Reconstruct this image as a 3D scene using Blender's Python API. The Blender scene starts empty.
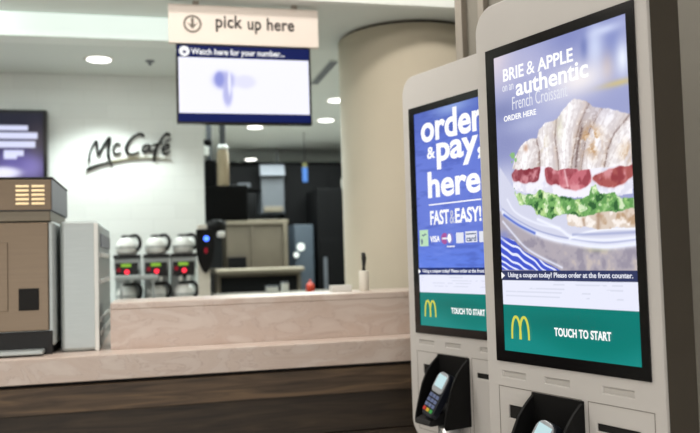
import bpy, bmesh, math, random
import numpy as np
from mathutils import Vector, Matrix

random.seed(7)
S = bpy.context.scene
COL = S.collection
PI = math.pi

# ------------------------------------------------------------------ camera
FPX = 790.0
cd = bpy.data.cameras.new('camera')
cam = bpy.data.objects.new('camera', cd)
COL.objects.link(cam)
S.camera = cam
cd.sensor_width = 36.0
cd.sensor_fit = 'HORIZONTAL'
cd.lens = FPX / 700.0 * 36.0
cd.clip_start = 0.02
pit, rol = 0.0506984, -0.0294812
F = Vector((0, math.cos(pit), math.sin(pit)))
R0 = Vector((1, 0, 0)); U0 = Vector((0, -math.sin(pit), math.cos(pit)))
R = R0 * math.cos(rol) + U0 * math.sin(rol)
U = -R0 * math.sin(rol) + U0 * math.cos(rol)
cam.matrix_world = Matrix(((R.x, U.x, -F.x, 0), (R.y, U.y, -F.y, 0), (R.z, U.z, -F.z, 1.30), (0, 0, 0, 1)))
cd.dof.use_dof = True
cd.dof.focus_distance = 1.85
cd.dof.aperture_fstop = 3.3

# ------------------------------------------------------------------ world, view
w = bpy.data.worlds.new('world'); S.world = w
w.use_nodes = True
w.node_tree.nodes['Background'].inputs[0].default_value = (0.8, 0.9, 1.0, 1)
w.node_tree.nodes['Background'].inputs[1].default_value = 0.3
S.view_settings.view_transform = 'Standard'
S.view_settings.look = 'None'
S.view_settings.exposure = 0.0
S.view_settings.gamma = 1.0
S.view_settings.use_curve_mapping = False

PHI = math.radians(14)          # the building runs 14 degrees off the camera axis
CP, SP = math.cos(PHI), math.sin(PHI)
def B(u, v, z=0.0):
    return Vector((u * CP - v * SP, u * SP + v * CP, z))

def area(name, loc, size, power, color, rot=(0, 0, PHI), sy=None):
    l = bpy.data.lights.new(name, 'AREA'); l.energy = power; l.color = color
    l.shape = 'RECTANGLE'; l.size = size; l.size_y = sy or size
    o = bpy.data.objects.new(name, l); COL.objects.link(o)
    o.location = loc; o.rotation_euler = rot
    return o
def spot(name, loc, power, color, ang=120, blend=0.8, rad=0.06, aim=None):
    l = bpy.data.lights.new(name, 'SPOT'); l.energy = power; l.color = color
    l.spot_size = math.radians(ang); l.spot_blend = blend; l.shadow_soft_size = rad
    o = bpy.data.objects.new(name, l); COL.objects.link(o); o.location = loc
    if aim: o.rotation_euler = (Vector(aim) - Vector(loc)).to_track_quat('-Z', 'Y').to_euler()
    return o

NEUT = (0.90, 1.0, 0.97)
WARM = (1.0, 0.95, 0.89)
area('lobby_light', B(-1.0, -0.8, 2.97), 3.4, 36, WARM, sy=2.6)
area('front_fill', B(-1.0, -2.45, 1.0), 3.6, 50, (1.0, 0.97, 0.94), rot=(math.radians(90), 0, PHI), sy=1.5)  # unseen low fill added to even out the kiosk casings; no window there
area('counter_light', B(-0.6, 2.6, 2.97), 3.2, 45, WARM, sy=0.5)
area('fascia_fill', B(0.2, 3.35, 2.96), 5.0, 14, WARM, rot=(math.radians(60), 0, PHI), sy=0.08)  # unseen strip lamp added to brighten the fascia
area('aisle_light', B(-0.6, 4.75, 2.58), 2.8, 9, NEUT, sy=0.25)
area('kitchen_light', B(1.3, 7.4, 2.58), 2.2, 150, NEUT, sy=2.6)

# ------------------------------------------------------------------ materials
def lin(c):
    return tuple(((x / 255) / 12.92 if x / 255 <= 0.04045 else ((x / 255 + 0.055) / 1.055) ** 2.4) for x in c)
def mat(name, rgb, rough=0.5, metal=0.0, var=0.06, scale=12.0, stretch=(1, 1, 1), bump=0.0, emit=None, es=1.0, spec=0.5, coat=0.0, rvar=0.0):
    m = bpy.data.materials.new(name); m.use_nodes = True
    nt = m.node_tree; n = nt.nodes; b = n['Principled BSDF']
    c = lin(rgb)
    b.inputs['Roughness'].default_value = rough
    b.inputs['Metallic'].default_value = metal
    b.inputs['Specular IOR Level'].default_value = spec
    b.inputs['Coat Weight'].default_value = coat
    tc = n.new('ShaderNodeTexCoord'); mp = n.new('ShaderNodeMapping'); mp.inputs['Scale'].default_value = stretch
    nz = n.new('ShaderNodeTexNoise'); nz.inputs['Scale'].default_value = scale; nz.inputs['Detail'].default_value = 5
    nt.links.new(tc.outputs['Object'], mp.inputs['Vector']); nt.links.new(mp.outputs['Vector'], nz.inputs['Vector'])
    cr = n.new('ShaderNodeValToRGB')
    cr.color_ramp.elements[0].position = 0.3; cr.color_ramp.elements[1].position = 0.7
    cr.color_ramp.elements[0].color = (*[x * (1 - var) for x in c], 1)
    cr.color_ramp.elements[1].color = (*[min(1, x * (1 + var)) for x in c], 1)
    nt.links.new(nz.outputs['Fac'], cr.inputs['Fac']); nt.links.new(cr.outputs['Color'], b.inputs['Base Color'])
    if bump:
        bp = n.new('ShaderNodeBump'); bp.inputs['Strength'].default_value = bump; bp.inputs['Distance'].default_value = 0.002
        nt.links.new(nz.outputs['Fac'], bp.inputs['Height']); nt.links.new(bp.outputs['Normal'], b.inputs['Normal'])
    if rvar:
        mr = n.new('ShaderNodeMapRange'); mr.inputs['To Min'].default_value = rough - rvar; mr.inputs['To Max'].default_value = rough + rvar
        nt.links.new(nz.outputs['Fac'], mr.inputs['Value']); nt.links.new(mr.outputs['Result'], b.inputs['Roughness'])
    if emit:
        b.inputs['Emission Color'].default_value = (*lin(emit), 1); b.inputs['Emission Strength'].default_value = es
    return m
def wood(name, c0, c1, c2):
    m = mat(name, c1, 0.55, var=0.2)
    n = m.node_tree.nodes; b = n['Principled BSDF']; lk = m.node_tree.links
    tc = n.new('ShaderNodeTexCoord'); mp = n.new('ShaderNodeMapping'); mp.inputs['Scale'].default_value = (1.2, 9, 16)
    nz = n.new('ShaderNodeTexNoise'); nz.inputs['Scale'].default_value = 2.2; nz.inputs['Detail'].default_value = 9; nz.inputs['Distortion'].default_value = 1.2
    cr = n.new('ShaderNodeValToRGB'); e = cr.color_ramp.elements
    e[0].position = 0.28; e[0].color = (*lin(c0), 1); e[1].position = 0.75; e[1].color = (*lin(c2), 1)
    k = e.new(0.5); k.color = (*lin(c1), 1)
    lk.new(tc.outputs['Object'], mp.inputs['Vector']); lk.new(mp.outputs['Vector'], nz.inputs['Vector'])
    lk.new(nz.outputs['Fac'], cr.inputs['Fac']); lk.new(cr.outputs['Color'], b.inputs['Base Color'])
    return m
def quartz(name):
    m = mat(name, (206, 190, 178), 0.32, var=0.05, scale=5)
    n = m.node_tree.nodes; b = n['Principled BSDF']; lk = m.node_tree.links
    tc = n.new('ShaderNodeTexCoord'); nz = n.new('ShaderNodeTexNoise'); nz.inputs['Scale'].default_value = 4.5; nz.inputs['Detail'].default_value = 8; nz.inputs['Distortion'].default_value = 2.2
    mp = n.new('ShaderNodeMapping'); mp.inputs['Scale'].default_value = (1, 1.6, 2.4); mp.inputs['Rotation'].default_value = (0, 0.3, 0.5)
    cr = n.new('ShaderNodeValToRGB'); e = cr.color_ramp.elements
    e[0].position = 0.34; e[0].color = (*lin((206, 187, 175)), 1); e[1].position = 0.64; e[1].color = (*lin((218, 204, 194)), 1)
    k = e.new(0.485); k.color = (*lin((212, 195, 184)), 1); k2 = e.new(0.497); k2.color = (*lin((196, 176, 165)), 1); k3 = e.new(0.51); k3.color = (*lin((212, 196, 186)), 1)
    lk.new(tc.outputs['Object'], mp.inputs['Vector']); lk.new(mp.outputs['Vector'], nz.inputs['Vector'])
    lk.new(nz.outputs['Fac'], cr.inputs['Fac']); lk.new(cr.outputs['Color'], b.inputs['Base Color'])
    return m
def tiles(name, rgb, grout):
    m = mat(name, rgb, 0.22)
    n = m.node_tree.nodes; b = n['Principled BSDF']; lk = m.node_tree.links
    tc = n.new('ShaderNodeTexCoord'); sx = n.new('ShaderNodeSeparateXYZ'); cx = n.new('ShaderNodeCombineXYZ')
    br = n.new('ShaderNodeTexBrick'); br.inputs['Scale'].default_value = 1.0
    br.inputs['Brick Width'].default_value = 0.30; br.inputs['Row Height'].default_value = 0.10; br.inputs['Mortar Size'].default_value = 0.0025
    br.inputs['Color1'].default_value = (*lin(rgb), 1); br.inputs['Color2'].default_value = (*lin(tuple(x - 5 for x in rgb)), 1); br.inputs['Mortar'].default_value = (*lin(grout), 1)
    lk.new(tc.outputs['Object'], sx.inputs[0]); lk.new(sx.outputs['X'], cx.inputs['X']); lk.new(sx.outputs['Z'], cx.inputs['Y'])
    lk.new(cx.outputs[0], br.inputs['Vector']); lk.new(br.outputs['Color'], b.inputs['Base Color'])
    bp = n.new('ShaderNodeBump'); bp.inputs['Strength'].default_value = 0.3; bp.inputs['Distance'].default_value = 0.002; bp.invert = True
    lk.new(br.outputs['Fac'], bp.inputs['Height']); lk.new(bp.outputs['Normal'], b.inputs['Normal'])
    return m
def glow(name, rgb, s=1.0):
    return mat(name, (6, 6, 6), 0.5, emit=rgb, es=s, var=0, spec=0.1)
def screen_mat(name, strength=1.0):
    m = mat(name, (6, 6, 8), 0.25, var=0)
    n = m.node_tree.nodes; b = n['Principled BSDF']
    at = n.new('ShaderNodeAttribute'); at.attribute_name = 'Col'
    m.node_tree.links.new(at.outputs['Color'], b.inputs['Emission Color'])
    b.inputs['Emission Strength'].default_value = strength; b.inputs['Specular IOR Level'].default_value = 0.3
    return m

M = dict(
    floor=mat('floor_tile', (216, 213, 207), 0.35, var=0.12, scale=3),
    ceil=mat('ceiling_paint', (226, 230, 226), 0.8, var=0.01, scale=2),
    ceil2=mat('lobby_ceiling_paint', (225, 222, 214), 0.8, var=0.01, scale=2),
    white=mat('white_paint', (236, 240, 236), 0.5, var=0.01, scale=3),
    wall=mat('plain_wall_paint', (150, 146, 136), 0.8, var=0.02, scale=2),
    tile=tiles('white_wall_tiles', (236, 239, 236), (228, 231, 228)),
    void=mat('soot_black_enamel', (5, 5, 6), 0.6, var=0.1, spec=0.12),
    dark=mat('charcoal_wall', (12, 13, 15), 0.7, var=0.15, scale=3),
    column=mat('beige_plaster', (204, 194, 174), 0.7, var=0.02, scale=3),
    quartz=quartz('pinkish_quartz'),
    wood=wood('dark_plank_wood', (58, 45, 34), (92, 74, 56), (122, 98, 72)),
    wood2=wood('shaded_plank_wood', (36, 28, 21), (56, 45, 34), (76, 61, 46)),  # darker copy of the plank wood, carrying the shade under the overhang
    slotshade=mat('slot_and_shade_black', (14, 13, 12), 0.8),  # black for real slots and plinths, also for painted shade
    casing=mat('light_grey_casing', (208, 205, 202), 0.38, var=0.012, scale=4),
    panel=mat('light_grey_panel', (196, 193, 189), 0.4, var=0.012, scale=4),
    groove=mat('seam_grey', (120, 114, 108), 0.7),
    side=mat('taupe_side_shell', (74, 68, 60), 0.5, var=0.05),
    bezel=mat('gloss_black', (12, 12, 15), 0.15, var=0.0),
    black=mat('satin_black', (8, 8, 9), 0.65, spec=0.25, var=0.1, bump=0.1, scale=200),
    rubber=mat('matt_black', (20, 20, 22), 0.6, var=0.1),
    chrome=mat('brushed_chrome', (206, 206, 204), 0.3, 0.6, var=0.05, scale=30, stretch=(12, 12, 0.3)),
    steel=mat('brushed_steel', (176, 184, 184), 0.4, 0.55, var=0.05, scale=25, stretch=(0.4, 1, 10), rvar=0.05),
    steelbrown=mat('brown_reflection_steel', (122, 107, 90), 0.36, 0.6, var=0.06, scale=12, stretch=(0.4, 1, 8), rvar=0.05),  # brown reflection of the room painted into the steel colour
    steeldk=mat('dull_steel', (120, 112, 98), 0.4, 0.6, var=0.08, scale=8, stretch=(0.5, 1, 6)),
    alu=mat('aluminium_post', (168, 160, 150), 0.4, 0.4, var=0.03),
    infill=mat('taupe_infill_panel', (138, 134, 124), 0.6, var=0.05, scale=4),
    sign=mat('cream_sign_face', (240, 228, 218), 0.5, var=0.01),
    signink=mat('sign_black_ink', (36, 32, 30), 0.6),
    signgrey=mat('sign_grey_ink', (118, 110, 100), 0.6),
    brushblack=mat('black_sign_letter', (10, 10, 10), 0.6, spec=0.2),
    goldline=mat('dull_gold_metal', (120, 112, 70), 0.4, 0.5),
    offwhite=mat('off_white_plastic', (226, 222, 210), 0.45),
    glasswhite=mat('pale_ceramic', (232, 234, 230), 0.25),
    kgrey=mat('dim_grey_enamel', (78, 82, 88), 0.5), ksteel=mat('smoky_steel', (92, 84, 72), 0.45, 0.4, var=0.1, scale=6), kslate=mat('deep_slate_enamel', (56, 66, 76), 0.5),
    slate=mat('slate_blue_enamel', (84, 96, 106), 0.45, 0.2),
    greypan=mat('cool_grey_enamel', (122, 126, 134), 0.5),
    red=mat('red_plastic', (226, 74, 48), 0.4),
    lamp=mat('beige_lamp_shell', (176, 160, 134), 0.6),
    lens=glow('lit_lens', (255, 252, 244), 5.0),
    txt=glow('screen_white', (255, 255, 255), 1.05),
    txtdim=glow('screen_dim_white', (214, 216, 236), 0.9),
    txtsoft=glow('screen_soft_white', (236, 238, 250), 0.95),
    navy=glow('screen_navy', (10, 26, 88), 1.0),
    cardg=glow('screen_pale_green', (190, 226, 190), 1.0),
    cardink=glow('screen_dark_ink', (70, 90, 130), 1.0),
    cardr=glow('screen_red_disc', (170, 90, 160), 1.0),
    cardb=glow('screen_blue_disc', (130, 130, 210), 1.0),
    gold=glow('screen_yellow', (214, 214, 84), 1.0),
    beam_face=mat('glowing_beam_face', (200, 206, 202), 0.5, var=0.12, scale=1.6, emit=(212, 226, 218), es=0.95),  # brightness of the beam face put in as emission
    vent=mat('pale_vent_slot', (235, 215, 175), 0.5, emit=(255, 225, 170), es=0.45),  # vent slots kept pale by an added glow
    redled=glow('red_led', (255, 50, 70), 2.2), redled2=glow('dim_red_led', (150, 30, 45), 0.8),
    greenled=glow('green_label', (150, 200, 70), 0.9), blueled=glow('blue_led', (70, 110, 255), 4.0),
    bluetag=glow('blue_lit_tag', (92, 150, 235), 1.0), yellowtag=glow('yellow_tag', (170, 175, 110), 0.6),
    display=screen_mat('lit_display', 1.1),
    lcd=glow('reader_lcd', (196, 226, 230), 1.0),
    reader=mat('silver_blue_shell', (170, 174, 180), 0.35, 0.3), readerdk=mat('reader_dark_face', (30, 34, 44), 0.3),
    key=mat('key_blue_grey', (104, 118, 160), 0.4), keyr=mat('key_red', (200, 50, 40), 0.4), keyy=mat('key_yellow', (220, 180, 50), 0.4), keyg=mat('key_green', (60, 170, 80), 0.4),
)

# ------------------------------------------------------------------ mesh helpers
class MB:
    def __init__(s): s.v = []; s.f = []; s.sm = []
    def add(s, vs, fs, smooth=False):
        o = len(s.v); s.v += [tuple(a) for a in vs]; s.f += [tuple(i + o for i in f) for f in fs]; s.sm += [smooth] * len(fs); return s
    def box(s, x0, x1, y0, y1, z0, z1):
        return s.add([(x0, y0, z0), (x1, y0, z0), (x1, y1, z0), (x0, y1, z0), (x0, y0, z1), (x1, y0, z1), (x1, y1, z1), (x0, y1, z1)],
                     [(0, 3, 2, 1), (4, 5, 6, 7), (0, 1, 5, 4), (1, 2, 6, 5), (2, 3, 7, 6), (3, 0, 4, 7)])
    def lathe(s, prof, c=(0, 0, 0), n=28, caps=True):
        vs = []; fs = []
        for r, z in prof:
            for k in range(n):
                a = 2 * PI * k / n; vs.append((c[0] + r * math.cos(a), c[1] + r * math.sin(a), c[2] + z))
        for i in range(len(prof) - 1):
            for k in range(n):
                fs.append((i * n + k, i * n + (k + 1) % n, (i + 1) * n + (k + 1) % n, (i + 1) * n + k))
        s.add(vs, fs, True)
        if caps:
            o = len(s.v) - len(vs)
            s.f.append(tuple(o + k for k in reversed(range(n)))); s.f.append(tuple(o + (len(prof) - 1) * n + k for k in range(n))); s.sm += [False, False]
        return s
    def prism(s, pts, y0, y1):          # outline (x, z), counter-clockwise seen from -y, extruded along y
        n = len(pts)
        vs = [(x, y0, z) for x, z in pts] + [(x, y1, z) for x, z in pts]
        fs = [tuple(range(n)), tuple(reversed(range(n, 2 * n)))] + [((i + 1) % n, i, i + n, (i + 1) % n + n) for i in range(n)]
        return s.add(vs, fs)
    def prismx(s, pts, x0, x1):         # outline (y, z) extruded along x
        n = len(pts)
        vs = [(x0, y, z) for y, z in pts] + [(x1, y, z) for y, z in pts]
        return s.add(vs, [tuple(reversed(range(n))), tuple(range(n, 2 * n))] + [(i, (i + 1) % n, (i + 1) % n + n, i + n) for i in range(n)])
    def tube(s, path, rad, n=10):
        path = [Vector(p) for p in path]; rads = rad if isinstance(rad, (list, tuple)) else [rad] * len(path)
        vs = []; fs = []
        for i, p in enumerate(path):
            t = (path[min(i + 1, len(path) - 1)] - path[max(i - 1, 0)]).normalized()
            a = t.cross(Vector((0, 1, 0)) if abs(t.y) < 0.9 else Vector((1, 0, 0))).normalized(); b = t.cross(a)
            for k in range(n):
                q = 2 * PI * k / n; vs.append(p + (a * math.cos(q) + b * math.sin(q)) * rads[i])
        for i in range(len(path) - 1):
            for k in range(n): fs.append((i * n + k, i * n + (k + 1) % n, (i + 1) * n + (k + 1) % n, (i + 1) * n + k))
        s.add(vs, fs, True)
        o = len(s.v) - len(vs)
        s.f.append(tuple(o + k for k in reversed(range(n)))); s.f.append(tuple(o + (len(path) - 1) * n + k for k in range(n))); s.sm += [False, False]
        return s
    def ribbon(s, pts, wid, y0, y1):    # flat stroke of varying width in xz, thickness y0..y1
        n = len(pts); wids = wid if isinstance(wid, (list, tuple)) else [wid] * n
        L = []; Rr = []
        for i in range(n):
            a = Vector(pts[max(i - 1, 0)]); b = Vector(pts[min(i + 1, n - 1)]); t = (b - a).normalized(); nn = Vector((-t.y, t.x))
            p = Vector(pts[i]); L.append(p + nn * wids[i] / 2); Rr.append(p - nn * wids[i] / 2)
        vs = []; fs = []
        for i in range(n):
            vs += [(Rr[i].x, y0, Rr[i].y), (L[i].x, y0, L[i].y), (L[i].x, y1, L[i].y), (Rr[i].x, y1, Rr[i].y)]
        for i in range(n - 1):
            for k in range(4): fs.append((i * 4 + k, i * 4 + (k + 1) % 4, (i + 1) * 4 + (k + 1) % 4, (i + 1) * 4 + k))
        fs += [(3, 2, 1, 0), tuple((n - 1) * 4 + k for k in range(4))]
        return s.add(vs, fs)
    def disc(s, cx, cz, r, y0, y1, n=28, r2=None):
        pts = [(cx + r * math.cos(2 * PI * k / n), cz + (r2 or r) * math.sin(2 * PI * k / n)) for k in range(n)]
        return s.prism(pts, y0, y1)
    def build(s, name, m, parent=None, bevel=0.0, seg=2, loc=None, rz=0.0):
        me = bpy.data.meshes.new(name); me.from_pydata(s.v, [], s.f)
        for p, q in zip(me.polygons, s.sm): p.use_smooth = q
        bm = bmesh.new(); bm.from_mesh(me); bmesh.ops.recalc_face_normals(bm, faces=bm.faces); bm.to_mesh(me); bm.free()
        me.materials.append(m if not isinstance(m, str) else M[m])
        o = bpy.data.objects.new(name, me); COL.objects.link(o)
        if parent is not None: o.parent = parent
        if loc is not None: o.location = loc
        o.rotation_euler.z = rz
        if bevel:
            b = o.modifiers.new('bevel', 'BEVEL'); b.width = bevel; b.segments = seg; b.limit_method = 'ANGLE'; b.angle_limit = math.radians(40)
        return o

def tag(o, label, cat, group=None):
    o['label'] = label; o['category'] = cat
    if group: o['group'] = group
    return o
def thing(name, loc, rz, label, cat, group=None):
    o = bpy.data.objects.new(name, None); COL.objects.link(o); o.empty_display_size = 0.05
    o.location = loc; o.rotation_euler.z = rz
    return tag(o, label, cat, group)
def struct(o):
    o['kind'] = 'structure'; return o
def copy_tree(o, parent=None):
    c = o.copy(); COL.objects.link(c); c.parent = parent
    for ch in list(o.children): copy_tree(ch, c)
    return c
def smooth_path(pts, k=6):
    out = []
    P = [Vector(p) for p in pts]; P = [P[0] * 2 - P[1]] + P + [P[-1] * 2 - P[-2]]
    for i in range(1, len(P) - 2):
        for j in range(k):
            t = j / k
            out.append(0.5 * ((2 * P[i]) + (P[i + 1] - P[i - 1]) * t + (2 * P[i - 1] - 5 * P[i] + 4 * P[i + 1] - P[i + 2]) * t * t + (3 * P[i] - P[i - 1] - 3 * P[i + 1] + P[i + 2]) * t ** 3))
    out.append(P[-2]); return out
def rrect(x0, x1, z0, z1, r, n=8):
    rs = r if isinstance(r, (list, tuple)) else [r] * 4      # bl, br, tr, tl
    pts = []
    for (cx, cz, a0), q in zip(((x0, z0, PI), (x1, z0, 1.5 * PI), (x1, z1, 0), (x0, z1, 0.5 * PI)), rs):
        ccx = cx + q if cx == x0 else cx - q; ccz = cz + q if cz == z0 else cz - q
        if q == 0: pts.append((cx, cz)); continue
        for k in range(n + 1):
            a = a0 + 0.5 * PI * k / n; pts.append((ccx + q * math.cos(a), ccz + q * math.sin(a)))
    return pts

def text(name, s, u0, u1, v0, v1, m, parent, y=-0.004, bold=0.0, thick=0.0006, space=1.0, italic=0.0):
    cu = bpy.data.curves.new(name, 'FONT'); cu.body = s; cu.size = 1.0; cu.offset = bold; cu.space_character = space
    cu.shear = italic; cu.resolution_u = 4
    t = bpy.data.objects.new('tmp', cu); COL.objects.link(t)
    dg = bpy.context.evaluated_depsgraph_get(); dg.update()
    me = bpy.data.meshes.new_from_object(t.evaluated_get(dg))
    bpy.data.objects.remove(t); bpy.data.curves.remove(cu)
    co = np.empty(len(me.vertices) * 3); me.vertices.foreach_get('co', co); co = co.reshape(-1, 3)
    a, b = co.min(0), co.max(0)
    out = np.zeros_like(co)
    out[:, 0] = u0 + (co[:, 0] - a[0]) / (b[0] - a[0]) * (u1 - u0)
    out[:, 2] = v0 + (co[:, 1] - a[1]) / (b[1] - a[1]) * (v1 - v0)
    out[:, 1] = y
    me.vertices.foreach_set('co', out.ravel())
    me.name = name
    bm = bmesh.new(); bm.from_mesh(me)
    r = bmesh.ops.extrude_face_region(bm, geom=list(bm.faces))
    for g in r['geom']:
        if isinstance(g, bmesh.types.BMVert): g.co.y -= thick
    bmesh.ops.recalc_face_normals(bm, faces=bm.faces); bm.to_mesh(me); bm.free()
    me.materials.clear(); me.materials.append(M[m])
    o = bpy.data.objects.new(name, me); COL.objects.link(o); o.parent = parent
    return o

def display(name, img, x0, x1, z0, z1, y, parent):
    """a lit display panel: img is rows (bottom first) x cols x 3 in sRGB 0-255"""
    h, wd, _ = img.shape
    c = np.clip(img / 255.0, 0, 1); c = np.where(c <= 0.04045, c / 12.92, ((c + 0.055) / 1.055) ** 2.4)
    xs = np.linspace(x0, x1, wd); zs = np.linspace(z0, z1, h)
    X, Z = np.meshgrid(xs, zs)
    co = np.stack([X, np.full_like(X, y), Z], -1).reshape(-1, 3)
    i = np.arange(h * wd).reshape(h, wd)
    f = np.stack([i[:-1, :-1], i[:-1, 1:], i[1:, 1:], i[1:, :-1]], -1).reshape(-1, 4)
    me = bpy.data.meshes.new(name)
    me.vertices.add(len(co)); me.vertices.foreach_set('co', co.ravel())
    me.loops.add(f.size); me.loops.foreach_set('vertex_index', f.ravel().astype(np.int32))
    me.polygons.add(len(f)); me.polygons.foreach_set('loop_start', np.arange(0, f.size, 4, dtype=np.int32))
    me.update(calc_edges=True)
    at = me.color_attributes.new('Col', 'FLOAT_COLOR', 'POINT')
    at.data.foreach_set('color', np.concatenate([c.reshape(-1, 3), np.ones((h * wd, 1))], 1).astype(np.float32).ravel())
    me.materials.append(M['display'])
    o = bpy.data.objects.new(name, me); COL.objects.link(o); o.parent = parent
    return o

# ------------------------------------------------------------------ room shell (building frame)
def shell(name, m, x0, x1, y0, y1, z0, z1, **k):
    return struct(MB().box(x0, x1, y0, y1, z0, z1).build(name, m, rz=PHI, **k))
shell('floor', 'floor', -3.1, 4.1, -2.6, 10.6, -0.1, 0)
shell('ceiling', 'ceil', -3.1, 4.1, 3.9, 10.6, 2.6, 2.7)
shell('ceiling', 'ceil2', -3.1, 4.1, -2.6, 3.86, 3.0, 3.1)
shell('trim_1', 'white', -3.0, 4.0, 3.86, 3.9, 2.6, 3.1)
shell('wall_left', 'wall', -3.1, -3.0, -2.5, 10.5, 0, 3.0)
shell('wall_right', 'wall', 4.0, 4.1, -2.5, 10.5, 0, 3.0)
shell('wall_front', 'wall', -3.0, 4.0, -2.6, -2.5, 0, 3.0)
shell('wall_kitchen', 'dark', -3.0, 4.0, 10.5, 10.6, 0, 2.6)
shell('wall_back', 'tile', -3.0, 0.355, 5.65, 5.8, 0, 2.6)
col = MB().lathe([(0.43, 0), (0.43, 2.580), (0.41, 2.582), (0.41, 2.6)], n=96, caps=False).build('column', 'column', loc=B(1.52, 4.49, 0), rz=PHI)
struct(col)
g = MB().lathe([(0.412, 2.583), (0.412, 2.598)], n=96, caps=False).build('painted_shade_ring', 'slotshade', col)  # dark ring paints in the shade line where column meets ceiling

# dropped white box beam at the left, its brightness added as a glowing face
lb = thing('box_beam', B(-2.99, 4.25, 2.475), PHI, 'long white box beam with a glow added to its face, under the ceiling, left of the cream sign', 'beam')
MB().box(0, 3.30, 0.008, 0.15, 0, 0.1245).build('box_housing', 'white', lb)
MB().box(0.002, 3.298, 0, 0.008, 0.002, 0.1225).build('beam_face', 'beam_face', lb, bevel=0.002)
struct(MB().box(-3.0, 0.34, 4.40, 4.52, 2.52, 2.6).build('trim_3', 'ceil', rz=PHI))

# aluminium and taupe partition behind the kiosks (kiosk frame)
KROT = -math.radians(90) + 0.547
def K(P, x, y, z=0):       # point in a kiosk frame: x along the face, y into the body
    d = Vector((math.cos(KROT), math.sin(KROT), 0)); n = Vector((-math.sin(KROT), math.cos(KROT), 0))
    return Vector((P[0], P[1], z)) + d * x + n * y
NEAR = (0.3638, 1.9119); FAR = (0.2274, 2.6570)
p = MB().box(-0.735, 1.6, 0.005, 0.035, 0, 3.0).build('partition', 'infill', loc=K(NEAR, 0, 0.53), rz=KROT)
struct(p)
for a, b in ((-0.765, -0.728), (-0.640, -0.610), (0.42, 0.45), (1.6, 1.64)):
    MB().box(a, b, -0.02, 0.06, 0, 3.0).build('post', 'alu', p, bevel=0.003)

# ------------------------------------------------------------------ service counter
cb = thing('counter_base', B(0, 2.93, 0), PHI, 'dark brown plank-clad base of the long service counter', 'counter')
MB().box(-2.2, 2.4, 0.02, 0.40, 0.0, 0.897).build('cabinet_body', 'wood2', cb)
MB().box(-2.2, -0.1, 0.35, 0.97, 0.0, 0.897).build('cabinet_body', 'wood2', cb)
MB().box(-2.2, 2.4, -0.035, 0.02, 0.793, 0.885).build('front_rail', 'wood', cb, bevel=0.002)
MB().box(-2.2, 2.4, -0.01, 0.02, 0.885, 0.897).build('painted_shade_strip', 'slotshade', cb)  # black strip stands in for the shade under the slab
for k in range(5):
    z1 = 0.788 - k * 0.146
    MB().box(-2.2, 2.4, 0.0, 0.02, z1 - 0.142, z1).build('plank', 'wood2', cb, bevel=0.002)
MB().box(-2.2, 2.4, 0.05, 0.06, 0, 0.055).build('kick_plate', 'slotshade', cb)
qt = thing('quartz_worktop', B(0, 2.89, 0.897), PHI, 'pale pinkish quartz worktop on top of the service counter', 'worktop')
MB().box(-2.24, 2.44, 0, 0.45, 0, 0.088).build('slab', 'quartz', qt, bevel=0.004)
MB().box(-2.24, -0.1, 0.45, 1.03, 0, 0.088).build('slab', 'quartz', qt, bevel=0.004)
lg = thing('quartz_ledge', B(0, 2.89, 0.9855), PHI, 'pale pinkish quartz raised ledge standing on the worktop, from the steel cabinet to the kiosks', 'ledge')
MB().box(-0.158, 2.44, 0.14, 0.170, 0, 0.145).build('ledge_front', 'quartz', lg)
MB().box(-0.158, 2.44, 0.14, 0.45, 0.145, 0.170).build('ledge_top', 'quartz', lg, bevel=0.004)
MB().box(-0.158, 2.44, 0.40, 0.43, 0, 0.145).build('ledge_back', 'quartz', lg)

# ------------------------------------------------------------------ order kiosks
def vnoise(h, wd, fy, fx, seed, octs=3):
    rs = np.random.RandomState(seed); out = np.zeros((h, wd)); amp = 1; tot = 0
    for o in range(octs):
        gy, gx = max(2, int(fy * 2 ** o)) + 1, max(2, int(fx * 2 ** o)) + 1
        gr = rs.rand(gy + 1, gx + 1)
        y = np.linspace(0, gy - 1e-3, h); x = np.linspace(0, gx - 1e-3, wd)
        yi = y.astype(int); xi = x.astype(int); ty = y - yi; tx = x - xi
        ty = (ty * ty * (3 - 2 * ty))[:, None]; tx = (tx * tx * (3 - 2 * tx))[None]
        a = gr[yi][:, xi]; b = gr[yi][:, xi + 1]; c = gr[yi + 1][:, xi]; d = gr[yi + 1][:, xi + 1]
        out += amp * ((a * (1 - tx) + b * tx) * (1 - ty) + (c * (1 - tx) + d * tx) * ty); tot += amp; amp *= 0.5
    return out / tot
def sm(a, b, x):
    t = np.clip((x - a) / (b - a), 0, 1); return t * t * (3 - 2 * t)
def mixc(img, c, a):
    return img * (1 - a[..., None]) + np.array(c, float) * a[..., None]
NH, NW = 430, 242
Vv, Uu = np.meshgrid(np.linspace(0, 0.708, NH), np.linspace(0, 0.398, NW), indexing='ij')
def blob(u, v, ru, rv): return np.exp(-((Uu - u) / ru) ** 2 - ((Vv - v) / rv) ** 2)
def footer(img, bar, seed):
    n = vnoise(NH, NW, 30, 8, seed)
    g = np.array((2, 118, 110), float) * np.ones_like(img)
    g = mixc(g, (40, 150, 146), sm(0.05, 0.0, Vv - 0.02 * np.sin(Uu * 14 + 1)) * 0.4)
    g = mixc(g, (8, 100, 92), blob(0.2, 0.075, 0.12, 0.018) * 0.5)
    m = (Vv < 0.109)
    img[m] = g[m]
    wp = mixc(np.array((226, 228, 244), float) * np.ones_like(img), (196, 200, 216), ((n > 0.5) * (np.abs(((Vv - 0.118) % 0.009) - 0.0045) < 0.0016)) * (Vv > 0.128) * (Uu > 0.01) * (Uu < 0.36) * 0.5)
    m = (Vv >= 0.109) & (Vv < 0.168); img[m] = wp[m]
    m = (Vv >= 0.168) & (Vv < 0.19); img[m] = bar
    return img
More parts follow.
